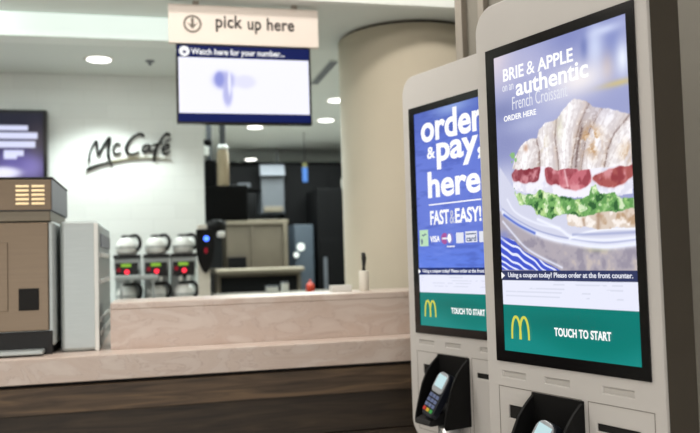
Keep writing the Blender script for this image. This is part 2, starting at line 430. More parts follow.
CRO = [(.05,.4318),(.0626,.4583),(.082,.4822),(.1076,.4942),(.1351,.4912),(.1409,.51),(.164,.5245),(.1967,.524),(.2118,.5406),(.2334,.5557),(.2554,.5629),(.2791,.5547),(.3016,.5368),(.3352,.5263),(.3676,.5144),(.4014,.5016),(.3955,.4),(.3282,.4054),(.2821,.4038),(.2405,.4107),(.1967,.4131),(.1582,.4246),(.1415,.4265),(.0965,.4241)]
SEG = [[(.0706,.4715),(.0623,.4533),(.0522,.4315)],[(.1351,.4912),(.1436,.463),(.1415,.4265)],[(.2007,.5262),(.1932,.4853),(.2007,.4151)],[(.2931,.542),(.2673,.5069),(.2514,.4722),(.2357,.4135)],[(.3285,.5275),(.293,.489),(.2765,.4594),(.2635,.4104)],[(.3989,.5029),(.3569,.4704),(.3387,.442),(.3254,.4057)],[(.459,.4926),(.4267,.4514),(.4084,.3985)]]
HAM = [[(.0485,.4181),(.0608,.428),(.1418,.4309),(.1331,.3975),(.0949,.3968),(.0558,.4041)],[(.1579,.4193),(.1969,.4155),(.1987,.3806),(.1705,.3852),(.1595,.3905)],[(.1999,.4118),(.2821,.4038),(.2878,.3804),(.2743,.3703),(.244,.3661),(.2134,.3726),(.2,.3819)],[(.2928,.3854),(.3388,.3967),(.3971,.4006),(.3961,.3836),(.3698,.3672),(.3479,.3635),(.3148,.3688)]]
CHE = [(.0484,.4161),(.0738,.4024),(.1564,.3933),(.2446,.3754),(.315,.3733),(.3963,.387),(.3938,.3443),(.255,.3467),(.1276,.3617),(.0509,.3832)]
LET = [(.0491,.3898),(.0594,.3743),(.117,.3659),(.1419,.3738),(.1654,.3683),(.1977,.3529),(.2232,.3475),(.2605,.3432),(.2803,.35),(.2891,.3679),(.3012,.3723),(.3098,.3485),(.3432,.3512),(.3647,.3386),(.4013,.3366),(.4002,.3175),(.3743,.3149),(.3519,.3083),(.3183,.315),(.2826,.308),(.2582,.3038),(.2275,.3113),(.2022,.3167),(.1698,.304),(.1283,.3193),(.1152,.3357),(.0727,.3489)]
BUN = [(.2148,.3121),(.4004,.3218),(.3978,.277),(.3046,.2782),(.2447,.2838),(.2167,.2904)]
TAB = [(-.0042,.3359),(.0262,.3234),(.1119,.2779),(.224,.2518),(.3139,.24),(.3995,.2435),(.3963,.1879),(-.0128,.1872)]
PLA = [(.0059,.4417),(.0525,.3843),(.2275,.3113),(.4039,.3181),(.3995,.2435),(.3139,.24),(.224,.2518),(.1119,.2779),(.0262,.3234),(-.0029,.3572)]
NAP = [(.0002,.2745),(.0454,.2625),(.0772,.2359),(.1884,.1914),(-.0047,.1915)]
ARC = [[(.0111,.3296),(.048,.3065),(.1119,.2779),(.166,.2619),(.224,.2509),(.3139,.2395),(.3995,.2435)],[(.2213,.26),(.2685,.2715),(.3275,.2758),(.3987,.274)],[(.1276,.3073),(.1936,.2818),(.2309,.2626),(.3147,.2536),(.4003,.2565)],[(.0099,.3085),(.0462,.2754),(.0814,.246),(.1229,.2249),(.1952,.1972)],[(.0283,.3601),(.0567,.3268),(.127,.2973),(.1938,.2842)]]
DARK = [[(.0147,.3241),(.0624,.298),(.1153,.2763)],[(.2313,.2682),(.3155,.2668),(.3983,.267)]]
HERB = [(.0564,.454)]

def blur(m, k=1):
    for _ in range(k):
        p_ = np.pad(m, 1, mode='edge'); m = (p_[:-2, 1:-1] + p_[2:, 1:-1] + p_[1:-1, :-2] + p_[1:-1, 2:] + 4 * p_[1:-1, 1:-1]) / 8
    return m
def inpoly(pts, k=1, du=0, dv=0):
    m = np.zeros((NH, NW), bool); x = Uu + du; y = Vv + dv
    for (x0, y0), (x1, y1) in zip(pts, pts[1:] + pts[:1]):
        if y0 == y1: continue
        c = ((y0 > y) != (y1 > y)) & (x < (x1 - x0) * (y - y0) / (y1 - y0) + x0)
        m ^= c
    return blur(m.astype(float), k)
def near_line(pts, w, du=0, dv=0):
    pts = [tuple(p_) for p_ in smooth_path(pts, 5)]
    best = np.full((NH, NW), 9.0)
    for (x0, y0), (x1, y1) in zip(pts, pts[1:]):
        t = np.clip(((Uu + du - x0) * (x1 - x0) + (Vv + dv - y0) * (y1 - y0)) / ((x1 - x0) ** 2 + (y1 - y0) ** 2), 0, 1)
        best = np.minimum(best, np.hypot(Uu + du - x0 - t * (x1 - x0), Vv + dv - y0 - t * (y1 - y0)))
    return np.exp(-(best / w) ** 2)
def paint_croissant():
    n1 = vnoise(NH, NW, 8, 5, 1); n2 = vnoise(NH, NW, 36, 22, 2); n3 = vnoise(NH, NW, 90, 50, 3, 2); n4 = vnoise(NH, NW, 30, 18, 4)
    wu = 0.006 * (n4 - 0.5); wv = 0.008 * (n2 - 0.5)
    img = np.ones((NH, NW, 3)) * np.array((150, 156, 200.0))
    img = mixc(img, (222, 208, 214), blob(0.0, 0.70, 0.07, 0.07) * 0.9)
    img = mixc(img, (188, 186, 216), blob(0.12, 0.67, 0.12, 0.05) * 0.6)
    img = mixc(img, (112, 122, 182), blob(0.25, 0.70, 0.08, 0.035) * 0.7)
    img = mixc(img, (104, 112, 162), blob(0.02, 0.57, 0.07, 0.03) * 0.6)
    img = mixc(img, (130, 136, 184), blob(0.03, 0.50, 0.08, 0.05) * 0.8)
    img = mixc(img, (176, 182, 216), blob(0.10, 0.53, 0.06, 0.02) * 0.6)
    img = mixc(img, (120, 132, 190), blob(0.36, 0.66, 0.03, 0.05) * 0.8)
    img = mixc(img, (198, 208, 238), blob(0.315, 0.66, 0.022, 0.05) * 0.9)
    img = mixc(img, (96, 110, 172), blob(0.285, 0.665, 0.010, 0.03) * 0.7)
    img = mixc(img, (214, 222, 246), blob(0.345, 0.69, 0.04, 0.010) * 0.7)
    img = mixc(img, (178, 164, 170), blob(0.345, 0.61, 0.016, 0.03) * 0.8)
    img = mixc(img, (248, 240, 236), blob(0.27, 0.60, 0.08, 0.035) * 0.85)
    img = mixc(img, (232, 238, 250), blob(0.385, 0.62, 0.018, 0.035) * 0.9)
    img = mixc(img, (204, 184, 120), blob(0.375, 0.572, 0.05, 0.007) * 0.8)
    img = mixc(img, (206, 208, 228), sm(0.47, 0.40, Vv) * sm(0.12, 0.03, Uu) * 0.8)
    # glass plate over a grey table with a striped blue napkin
    img = mixc(img, (206, 208, 228), inpoly(PLA, 2))
    img = mixc(img, (170, 162, 172), inpoly(TAB, 2)); t_ = inpoly(TAB, 2)
    img = mixc(img, (138, 132, 150), t_ * sm(0.5, 0.7, n4) * 0.7); img = mixc(img, (206, 192, 180), t_ * sm(0.5, 0.3, n4) * sm(0.15, 0.25, Uu) * 0.6)
    img = mixc(img, (150, 150, 110), blob(0.30, 0.235, 0.03, 0.006) * 0.6)
    np_ = inpoly(NAP, 1)
    st = 0.5 + 0.5 * np.sin((Vv * 1.0 + 0.55 * Uu + 0.03 * n1) * 380)
    img = mixc(img, (54, 76, 200), np_ * 0.95); img = mixc(img, (222, 226, 250), np_ * sm(0.62, 0.85, st))
    img = mixc(img, (120, 130, 196), blob(0.012, 0.275, 0.02, 0.012) * 0.7)
    for pts, w_, cc, a_ in (([(p_[0], p_[1] + 0.009) for p_ in ARC[0]], 0.002, (130, 138, 186), 0.7), (ARC[0], 0.006, (236, 240, 255), 0.95), (ARC[1], 0.003, (246, 248, 255), 0.8), (ARC[2], 0.004, (240, 243, 255), 0.8), (ARC[3], 0.003, (228, 232, 250), 0.8), (ARC[4], 0.003, (240, 243, 255), 0.6), (DARK[0], 0.0035, (60, 86, 190), 0.85), (DARK[1], 0.003, (150, 158, 200), 0.7)):
        img = mixc(img, cc, near_line(pts, w_) * a_)
    # bun
    bun = inpoly(BUN, 1, wu, wv)
    img = mixc(img, (214, 198, 184), bun); img = mixc(img, (176, 142, 108), bun * sm(0.5, 0.7, n4) * 0.8); img = mixc(img, (250, 244, 240), bun * sm(0.5, 0.3, n2) * 0.8)
    img = mixc(img, (150, 116, 90), bun * (near_line([(0.262, 0.30), (0.268, 0.27)], 0.004) + near_line([(0.305, 0.31), (0.30, 0.265)], 0.006)) * 0.6)
    # cheese, ham, lettuce
    ch = np.maximum(inpoly(CHE, 1, wu, wv), inpoly([HAM[0][1], (0.14, 0.434), (0.24, 0.418), (0.33, 0.410), (0.40, 0.404), (0.40, 0.36), (0.30, 0.36), (0.15, 0.38), (0.07, 0.40)], 2))
    img = mixc(img, (238, 236, 246), ch); img = mixc(img, (206, 206, 224), ch * sm(0.5, 0.7, n2) * 0.6)
    for k, h_ in enumerate(HAM):
        hm = np.clip(blur(inpoly(h_, 1, wu, wv), 8) * 3.0, 0, 1)
        img = mixc(img, ((140, 62, 74), (166, 82, 92), (192, 104, 116), (166, 84, 82))[k], hm)
        img = mixc(img, (226, 160, 168), hm * sm(0.5, 0.75, n4) * 0.7); img = mixc(img, (124, 36, 48), hm * sm(0.5, 0.3, n2) * 0.55)
    img = mixc(img, (240, 200, 206), near_line([(0.215, 0.41), (0.222, 0.375)], 0.003) * 0.7)
    let = inpoly(LET, 1, wu * 1.6, wv * 1.6)
    img = mixc(img, (96, 150, 82), let); img = mixc(img, (176, 208, 136), let * sm(0.50, 0.66, n4)); img = mixc(img, (44, 92, 48), let * sm(0.50, 0.36, n2))
    img = mixc(img, (236, 246, 214), let * sm(0.60, 0.72, n2) * 0.8); img = mixc(img, (140, 196, 112), let * sm(0.55, 0.65, n3) * 0.5)
    img = mixc(img, (70, 130, 70), near_line([(0.245, 0.385), (0.262, 0.335)], 0.004) * let * 0.7)
    # crust, one band between each pair of fold lines
    cro = inpoly(CRO, 1, wu, wv)
    xs = [np.interp(Vv, [p_[1] for p_ in reversed(l)], [p_[0] for p_ in reversed(l)]) + 0.004 * (n1 - 0.5) for l in SEG]
    base = np.ones((NH, NW, 3)) * np.array((226, 220, 218.0))
    for k in range(len(xs) - 1):
        f = (Uu - xs[k]) / (xs[k + 1] - xs[k] + 1e-6); inn = ((f >= 0) & (f < 1)).astype(float); f = np.clip(f, 0, 1)
        narrow = k == 3
        c_ = np.ones((NH, NW, 3)) * np.array((212, 202, 202.0) if not narrow else (176, 160, 156.0))
        c_ = mixc(c_, (252, 250, 253), np.exp(-((f - 0.38) / 0.26) ** 2) * (0.95 if not narrow else 0.3))
        ln = 0.5 + 0.5 * np.sin(f * 26 + 9 * n1 + 5 * n4)
        c_ = mixc(c_, (186, 174, 172), sm(0.62, 0.95, ln) * 0.28)
        c_ = mixc(c_, (204, 176, 150), sm(0.70, 1.0, f) * 0.5 * sm(0.3, 0.6, n4))
        c_ = mixc(c_, (112, 88, 84), sm(0.88, 1.0, f) * 0.75); c_ = mixc(c_, (150, 130, 124), sm(0.07, 0.0, f) * 0.35)
        base = base * (1 - inn[..., None]) + c_ * inn[..., None]
    base = mixc(base, (186, 136, 80), np.minimum(1, 1.3 * blob(0.292, 0.468, 0.024, 0.024)) * sm(0.36, 0.52, n4)); base = mixc(base, (176, 130, 84), blob(0.30, 0.445, 0.012, 0.02) * 0.7 * sm(0.4, 0.6, n2))
    base = mixc(base, (190, 136, 104), blob(0.098, 0.475, 0.007, 0.008) * 0.9); base = mixc(base, (196, 160, 120), blob(0.385, 0.43, 0.02, 0.02) * 0.8 * sm(0.4, 0.55, n4))
    base = mixc(base, (206, 190, 160), blob(0.15, 0.48, 0.02, 0.03) * 0.6 * sm(0.45, 0.6, n4)); base = mixc(base, (206, 206, 160), blob(0.205, 0.51, 0.012, 0.03) * 0.4)
    base = mixc(base, (96, 74, 72), near_line([(0.272, 0.50), (0.256, 0.455), (0.248, 0.415)], 0.004) * 0.75)
    base = mixc(base, (255, 253, 253), sm(0.56, 0.72, n3) * 0.4); base = mixc(base, (196, 186, 188), sm(0.46, 0.3, n3) * 0.35)
    base = mixc(base, (198, 194, 216), blob(0.33, 0.53, 0.05, 0.03) * 0.4)
    img = img * (1 - cro[..., None]) + base * cro[..., None]
    for (u, v, r) in ((0.052, 0.462, 0.010), (0.062, 0.452, 0.007), (0.05, 0.448, 0.006)):
        img = mixc(img, (130, 184, 110), sm(r, r * 0.6, np.hypot(Uu - u, Vv - v) + 0.008 * (n3 - 0.5)) * 0.9)
    img = mixc(img, (250, 246, 250), blob(0.20, 0.57, 0.08, 0.05) * 0.25)
    img = img * 0.98 + 255 * 0.02  # faint washed-out screen haze mixed into the picture
    return footer(img, (46, 54, 92), 5)
def paint_order():
    n1 = vnoise(NH, NW, 6, 4, 11); n2 = vnoise(NH, NW, 60, 6, 12)
    img = np.ones((NH, NW, 3)) * np.array((98, 118, 206.0))
    img = mixc(img, (74, 94, 178), sm(0.55, 0.71, Vv) * 0.8)
    img = mixc(img, (150, 172, 222), blob(0.20, 0.70, 0.10, 0.025) * 0.8)  # pale glare near the top edge painted into the display
    img = mixc(img, (112, 130, 216), blob(0.10, 0.45, 0.3, 0.12) * 0.5)
    img = mixc(img, (92, 124, 222), sm(0.32, 0.2, Vv) * 0.8)
    img = mixc(img, (60, 76, 160), sm(0.5, 0.8, n2) * 0.35); img = mixc(img, (130, 150, 228), sm(0.5, 0.2, n2) * 0.25 * sm(0.4, 0.3, Vv))
    return footer(img, (20, 40, 104), 15)

def arches(parent):
    b = MB()
    for c, s in ((0.045, -1), (0.072, 1)):
        path = []
        for k in range(25):
            a = PI * k / 24
            path.append((c + 0.0145 * math.cos(a) * (1.0), 0.030 + 0.052 * math.sin(a) ** 0.72))
        b.ribbon(path, [0.0052 + 0.0012 * math.sin(PI * k / 24) for k in range(25)], -0.0046, -0.0038)
    return b.build('arches_logo', 'gold', parent)

def cut(o, boxes):
    c = MB()
    for q in boxes: c.box(*q)
    co = c.build('cutter', 'slotshade')
    md = o.modifiers.new('cut', 'BOOLEAN'); md.object = co; md.operation = 'DIFFERENCE'; md.solver = 'EXACT'
    bpy.context.view_layer.update()
    dg = bpy.context.evaluated_depsgraph_get()
    me = bpy.data.meshes.new_from_object(o.evaluated_get(dg))
    o.modifiers.clear(); o.data = me
    bpy.data.objects.remove(co)

def kiosk(P, rot, label, content):
    t = thing('order_kiosk', Vector((P[0], P[1], 0)), rot, label, 'kiosk', None)
    Z = 1.065
    def up(o): o.location.z = Z; return o
    f = MB().prism(rrect(-0.066, 0.447, -0.375, 0.842, 0.062, 10), 0.0, 0.010).build('front_casing', 'casing')
    slots = [(-0.014, 0.065), (0.126, 0.201), (0.293, 0.374)]
    cut(f, [(a, b, -0.01, 0.004, -0.064, -0.050) for a, b in slots] + [(0.274, 0.385, -0.01, 0.008, -0.145, -0.129), (0.005, 0.060, -0.01, 0.008, -0.160, -0.129)])
    f.parent = t; up(f)
    bv = f.modifiers.new('bevel', 'BEVEL'); bv.width = 0.002; bv.segments = 2; bv.limit_method = 'ANGLE'; bv.angle_limit = math.radians(50)
    up(MB().prism(rrect(-0.062, 0.443, -0.371, 0.838, 0.058, 10), 0.010, 0.105).build('side_shell', 'side', t, bevel=0.004))
    for a, b in slots:
        up(MB().box(a + 0.002, b, 0.0025, 0.004, -0.0625, -0.0525).build('indicator_slot', 'panel', t))
    up(MB().box(0.2745, 0.3845, 0.003, 0.0075, -0.1445, -0.1295).build('receipt_slot', 'slotshade', t))
    up(MB().box(0.0055, 0.0595, 0.003, 0.0075, -0.1595, -0.1295).build('card_slot', 'slotshade', t))
    # access panels with seams
    def seam(x0, x1, z0, z1):
        w_ = 0.0014
        return MB().box(x0, x1, -0.0006, 0.0004, z1 - w_, z1).box(x0, x1, -0.0006, 0.0004, z0, z0 + w_).box(x0, x0 + w_, -0.0006, 0.0004, z0 + w_, z1 - w_).box(x1 - w_, x1, -0.0006, 0.0004, z0 + w_, z1 - w_)
    up(seam(-0.028, 0.235, -0.345, -0.086).build('panel_seam', 'groove', t))
    up(seam(0.252, 0.421, -0.345, -0.086).build('panel_seam', 'groove', t))
    # monitor
    fr = MB()
    X0, X1, Z0, Z1 = -0.0285, 0.4185, -0.0265, 0.731
    fr.box(X0, X1, -0.0035, 0, Z0, 0.0).box(X0, X1, -0.0035, 0, 0.708, Z1).box(X0, 0, -0.0035, 0, 0, 0.708).box(0.398, X1, -0.0035, 0, 0, 0.708)
    bz = up(fr.build('screen_bezel', 'bezel', t))
    img = paint_croissant() if content == 'croissant' else paint_order()
    d = up(display('screen', img, 0, 0.398, 0, 0.708, -0.001, t))
    arches(d)
    Y = -0.0038
    text('touch_to_start_text', 'TOUCH TO START', 0.167, 0.326, 0.0455, 0.0645, 'txt', d, Y, 0.026, 0.0006, 1.05)
    text('notice_text', 'Using a coupon today? Please order at the front counter.', 0.024, 0.388, 0.1715, 0.1865, 'txtsoft', d, Y, 0.02, 0.0004)
    MB().prism([(0.001, 0.171), (0.0125, 0.179), (0.001, 0.187)], Y - 0.0004, Y).build('arrow_mark', 'txt', d)
    if content == 'croissant':
        text('headline_text', 'BRIE', 0.034, 0.104, 0.643, 0.673, 'txt', d, Y, 0.02)
        text('headline_text', '&', 0.114, 0.140, 0.643, 0.673, 'txt', d, Y, 0.0)
        text('headline_text', 'APPLE', 0.149, 0.256, 0.643, 0.673, 'txt', d, Y, 0.02)
        text('headline_text', 'on an', 0.030, 0.068, 0.6190, 0.633, 'txtsoft', d, Y, 0.0)
        text('headline_text', 'authentic', 0.076, 0.297, 0.600, 0.641, 'txt', d, Y, 0.020)
        text('headline_text', 'French Croissant', 0.062, 0.236, 0.5700, 0.601, 'txtsoft', d, Y, -0.005)
        text('headline_text', 'ORDER HERE', 0.031, 0.139, 0.5465, 0.5600, 'txt', d, Y, 0.02, space=1.05)
    else:
        text('headline_text', 'order', 0.040, 0.352, 0.604, 0.697, 'txt', d, Y, 0.028)
        text('headline_text', '&', 0.069, 0.112, 0.548, 0.587, 'txt', d, Y, 0.02)
        text('headline_text', 'pay,', 0.120, 0.348, 0.508, 0.594, 'txt', d, Y, 0.028)
        text('headline_text', 'here', 0.068, 0.328, 0.4180, 0.505, 'txt', d, Y, 0.028)
        MB().box(0.070, 0.328, Y - 0.0005, Y, 0.3945, 0.3985).build('rule_line', 'txt', d)
        text('headline_text', 'FAST', 0.075, 0.172, 0.3300, 0.377, 'txt', d, Y, 0.024)
        text('headline_text', '&', 0.176, 0.200, 0.3300, 0.372, 'txtdim', d, Y, 0.0)
        text('headline_text', 'EASY!', 0.203, 0.326, 0.3300, 0.377, 'txt', d, Y, 0.024)
        MB().box(0.014, 0.060, Y - 0.0004, Y, 0.262, 0.316).build('card_icon', 'cardg', d)
        MB().ribbon([(0.028, 0.300), (0.036, 0.296), (0.042, 0.302), (0.050, 0.300)], 0.004, Y - 0.0009, Y - 0.0004).build('icon_mark', 'cardink', d)
        MB().disc(0.026, 0.278, 0.004, Y - 0.0009, Y - 0.0004, 16, 0.010).build('icon_mark', 'cardink', d)
        text('card_text', 'VISA', 0.070, 0.122, 0.2740, 0.2940, 'txt', d, Y, 0.024)
        MB().disc(0.146, 0.284, 0.018, Y - 0.0003, Y).build('card_disc', 'cardr', d)
        MB().disc(0.172, 0.284, 0.018, Y - 0.0006, Y - 0.0003).build('card_disc', 'cardb', d)
        MB().disc(0.171, 0.284, 0.009, Y - 0.0010, Y - 0.0006, 20, 0.014).build('card_mark', 'txt', d)
        MB().box(0.134, 0.162, Y - 0.0010, Y - 0.0006, 0.281, 0.287).build('card_mark', 'txtsoft', d)
        MB().box(0.156, 0.196, Y - 0.0004, Y, 0.2555, 0.2600).build('card_mark', 'txtsoft', d)
        MB().box(0.204, 0.240, Y - 0.0004, Y, 0.267, 0.300).build('card_icon', 'txtsoft', d)
        MB().box(0.249, 0.304, Y - 0.0004, Y, 0.2680, 0.302).build('card_icon', 'txtsoft', d)
        MB().box(0.253, 0.300, Y - 0.0008, Y - 0.0004, 0.2920, 0.2955).build('card_mark', 'cardink', d)
        text('card_text', 'card', 0.254, 0.299, 0.2710, 0.2880, 'cardink', d, Y - 0.0004, 0.02, 0.0003)
        MB().box(0.313, 0.360, Y - 0.0004, Y, 0.267, 0.300).build('card_icon', 'txtsoft', d)
    # card-reader hood on the casing: back plate, two cheeks, chin
    prof = [(0, -0.088), (-0.030, -0.112), (-0.052, -0.136), (-0.072, -0.172), (-0.088, -0.220), (-0.100, -0.262), (-0.104, -0.285), (-0.098, -0.297), (0, -0.297)]
    hd = up(MB().box(0.088, 0.242, -0.006, -0.0005, -0.297, -0.088).build('reader_hood', 'black', t, bevel=0.001))
    MB().prismx(prof, 0.234, 0.242).build('side_cheek', 'black', hd, bevel=0.0012)
    MB().prismx(prof, 0.088, 0.096).build('side_cheek', 'black', hd, bevel=0.0012)
    MB().prismx([(-0.006, -0.296), (-0.100, -0.296), (-0.110, -0.290), (-0.104, -0.278), (-0.006, -0.240)], 0.096, 0.170).build('hood_chin', 'rubber', hd, bevel=0.002)
    up(MB().lathe([(0.036, -0.52), (0.036, -0.2975)], (0.190, -0.045, 0), 32).build('support_tube', 'chrome', t))
    # the reader: local frame tilted back
    rd = bpy.data.objects.new('card_reader', None)
    a0 = Vector((0.184, -0.036, -0.140)); a1 = Vector((0.150, -0.098, -0.268))
    zax = (a0 - a1).normalized(); xax = Vector((1, 0, 0)); xax = (xax - zax * xax.dot(zax)).normalized(); yax = zax.cross(xax).normalized()
    mx = Matrix((xax, yax, zax)).transposed().to_4x4()
    L = (a0 - a1).length
    body = MB().prism(rrect(-0.030, 0.030, 0.0, L, [0.018, 0.018, 0.024, 0.024], 8), -0.012, 0.016).build('card_reader', 'readerdk', t, bevel=0.004, seg=3)
    body.matrix_local = Matrix.Translation(a1 + Vector((0, 0, Z))) @ mx
    body['label'] = 'payment terminal with lit screen and keypad'
    MB().prism(rrect(-0.029, 0.029, 0.078, L - 0.001, [0.014, 0.014, 0.023, 0.023], 8), -0.0165, -0.012).build('reader_cover', 'reader', body, bevel=0.002)
    MB().box(-0.021, 0.021, -0.0180, -0.0165, 0.096, 0.136).build('reader_screen', 'lcd', body)
    for r in range(4):
        for c in range(3):
            m_ = 'key' if r else ('keyr', 'keyy', 'keyg')[c]
            x = -0.018 + 0.018 * c; z = 0.020 + 0.0155 * r
            MB().box(x - 0.007, x + 0.007, -0.0150, -0.0118, z - 0.0055, z + 0.0055).build('key', m_, body, bevel=0.001)
    # pedestal to the floor, behind the casing
    MB().box(0.06, 0.34, 0.030, 0.100, 0.012, 0.72).build('pedestal', 'side', t, bevel=0.004)
    MB().box(-0.02, 0.42, -0.10, 0.22, 0, 0.012).build('base_plate', 'side', t, bevel=0.003)
    return t
kiosk(NEAR, -PI / 2 + 0.5403, 'nearest white self-order kiosk with a croissant sandwich on its tall screen', 'croissant')
kiosk(FAR, -PI / 2 + 0.5535, 'farther white self-order kiosk with blue order and pay screen, beside the counter', 'order')

# ------------------------------------------------------------------ pick-up sign and monitor hanging over the counter
sg = thing('hanging_sign', B(0.088, 3.95, 2.38), PHI, 'cream pick up here sign hanging over the counter above the monitor', 'sign')
MB().box(0, 0.757, 0, 0.03, 0.003, 0.200).build('sign_board', 'sign', sg, bevel=0.002)
for x in (0.12, 0.62): MB().box(x, x + 0.03, 0.005, 0.025, 0.2, 0.22).build('hanger', 'alu', sg)
for wd_, a_, b_, lo_, hi_ in (('pick', 0.232, 0.365, 0.066, 0.152), ('up', 0.392, 0.460, 0.062, 0.126), ('here', 0.490, 0.630, 0.082, 0.146)):
    text('sign_word', wd_, a_, b_, lo_, hi_, 'signink', sg, -0.0002, 0.018, 0.002, space=1.05)
b = MB()
cx, cz, r = 0.117, 0.101, 0.040
ring = [(cx + r * math.cos(2 * PI * k / 40), cz + r * math.sin(2 * PI * k / 40)) for k in range(41)]
b.ribbon(ring, 0.010, -0.002, -0.0002)
b.build('round_emblem', 'signgrey', sg)
MB().ribbon([(cx, cz + 0.030), (cx, cz - 0.012)], 0.014, -0.002, -0.0002).build('arrow_shaft', 'signgrey', sg)
MB().prism([(cx - 0.026, cz + 0.006), (cx, cz - 0.026), (cx + 0.026, cz + 0.006), (cx, cz - 0.008)], -0.0022, -0.0002).build('arrow_head', 'signgrey', sg)
mn = thing('order_monitor', B(0.121, 3.955, 1.982), PHI, 'pick-up monitor with white picture hanging under the cream sign', 'monitor')
MB().box(0, 0.680, 0.002, 0.05, 0, 0.398).build('monitor_case', 'bezel', mn, bevel=0.003)
h_, w_ = 120, 200
vv, uu = np.meshgrid(np.linspace(0, 1, h_), np.linspace(0, 1, w_), indexing='ij')
im = np.ones((h_, w_, 3)) * np.array((240, 240, 255.0))
def mask_ell(cu, cv, ru, rv, s=0.12): return 1 / (1 + np.exp((np.hypot((uu - cu) / ru, (vv - cv) / rv) - 1) / s))
im = mixc(im, (176, 178, 226), mask_ell(0.34, 0.60, 0.085, 0.16))
im = mixc(im, (140, 146, 214), mask_ell(0.305, 0.62, 0.035, 0.13))
im = mixc(im, (180, 182, 228), mask_ell(0.365, 0.34, 0.035, 0.20))
im = mixc(im, (222, 222, 244), mask_ell(0.50, 0.58, 0.08, 0.12))
im = mixc(im, (246, 246, 255), mask_ell(0.38, 0.55, 0.012, 0.22) * 0.8)
ds = display('screen', im, 0.012, 0.668, 0.052, 0.332, 0.0005, mn)
MB().box(0.008, 0.672, 0.0, 0.0015, 0.334, 0.392).build('header_bar', 'navy', mn)
MB().box(0.008, 0.672, 0.0, 0.0015, 0.010, 0.050).build('footer_bar', 'navy', mn)
text('header_text', 'Watch here for your number...', 0.075, 0.545, 0.338, 0.378, 'txt', mn, -0.0006, 0.02)
MB().disc(0.042, 0.362, 0.026, -0.001, 0.0).build('header_icon', 'txt', mn)
MB().disc(0.042, 0.358, 0.008, -0.002, -0.001).build('icon_dot', 'navy', mn)

# ------------------------------------------------------------------ wall lettering, brush script
lt = thing('wall_sign', B(-0.4748, 5.65, 2.2504), PHI, 'black brush-script McCafé lettering on the white tiled wall', 'sign')
lt['label'] = 'black brush-script cafe lettering on the white tiled wall'
def stroke(name, pts, ws, m='brushblack'):
    P = smooth_path([(x * 9.495e-4 - y * 1.1e-5, -y * 9.79e-4 + x * 1.1e-5) for x, y in pts], 5)
    n = len(P); wv = [float(np.interp(i / (n - 1), np.linspace(0, 1, len(ws)), ws)) * 8.3e-4 for i in range(n)]
    MB().ribbon(P, wv, -0.022, -0.0005).build(name, m, lt)
stroke('letter_m', [(62, 258), (66, 205), (84, 150), (112, 112), (118, 160), (128, 212), (150, 165), (178, 118), (206, 92), (196, 150), (194, 215), (218, 290)], [20, 16, 13, 15, 24, 14, 16, 24, 22, 24, 26, 10])
stroke('letter_c', [(278, 138), (256, 132), (234, 150), (228, 182), (240, 204), (262, 202), (284, 188)], [14, 14, 12, 14, 14, 12, 6])
stroke('letter_c', [(442, 82), (430, 64), (400, 66), (360, 92), (328, 135), (318, 175), (334, 203), (372, 205), (410, 188)], [16, 20, 15, 16, 22, 26, 24, 16, 8])
stroke('letter_a', [(484, 140), (456, 142), (436, 162), (434, 186), (452, 192), (476, 170), (486, 146), (480, 176), (496, 188), (520, 172)], [12, 12, 14, 14, 14, 12, 16, 18, 12, 6])
stroke('letter_f', [(630, 74), (612, 60), (588, 74), (564, 108), (540, 150), (526, 190), (516, 232), (518, 258)], [18, 18, 14, 16, 20, 22, 24, 18])
stroke('letter_f', [(500, 142), (540, 134), (580, 128)], [8, 12, 8])
stroke('letter_e', [(574, 182), (600, 172), (622, 154), (612, 138), (590, 150), (576, 178), (586, 206), (612, 202), (630, 186)], [8, 12, 14, 14, 14, 18, 18, 14, 6])
stroke('accent_mark', [(596, 122), (614, 112), (634, 98)], [6, 12, 10])
stroke('underline_swoosh', [(44, 318), (70, 302), (120, 282), (200, 262)], [14, 22, 17, 14])
stroke('underline_swoosh', [(200, 262), (300, 244), (380, 236), (500, 234), (640, 248)], [11, 9, 8, 5, 2], 'goldline')

# ------------------------------------------------------------------ menu screen on the wall at the left
ms = thing('menu_screen', B(-1.42, 5.55, 1.85), PHI, 'dark menu screen with blurred white lines on the tiled wall at the left edge', 'monitor')
MB().box(0, 0.742, 0.0, 0.10, 0, 0.485).build('screen_case', 'bezel', ms, bevel=0.004)
h_, w_ = 110, 170
vv, uu = np.meshgrid(np.linspace(0, 1, h_), np.linspace(0, 1, w_), indexing='ij')
im = np.ones((h_, w_, 3)) * np.array((22, 22, 42.0))
im = mixc(im, (58, 50, 88), sm(0.6, 0.1, vv) * 0.8)
im = mixc(im, (96, 84, 80), mask_ell(0.95, 0.55, 0.08, 0.25, 0.4) * 0.6)
im = mixc(im, (150, 140, 200), mask_ell(0.90, 0.18, 0.10, 0.16, 0.3) * 0.8)
im = mixc(im, (120, 110, 190), mask_ell(0.72, 0.25, 0.18, 0.2, 0.4) * 0.8)
im = mixc(im, (236, 236, 255), mask_ell(0.64, 0.10, 0.16, 0.09, 0.15))
for cv, e_, hh in ((0.77, 0.86, 0.035), (0.655, 0.945, 0.045), (0.525, 0.925, 0.045), (0.395, 0.82, 0.04), (0.34, 0.76, 0.03)):
    s_ = 0.5 if cv > 0.45 else 0.66
    a_ = sm(hh + 0.02, hh - 0.01, np.abs(vv - cv)) * sm(s_ - 0.02, s_, uu) * sm(e_ + 0.012, e_, uu)
    im = mixc(im, (222, 226, 255), a_ * 0.95)
display('screen', im, 0.02, 0.718, 0.02, 0.465, -0.0008, ms)

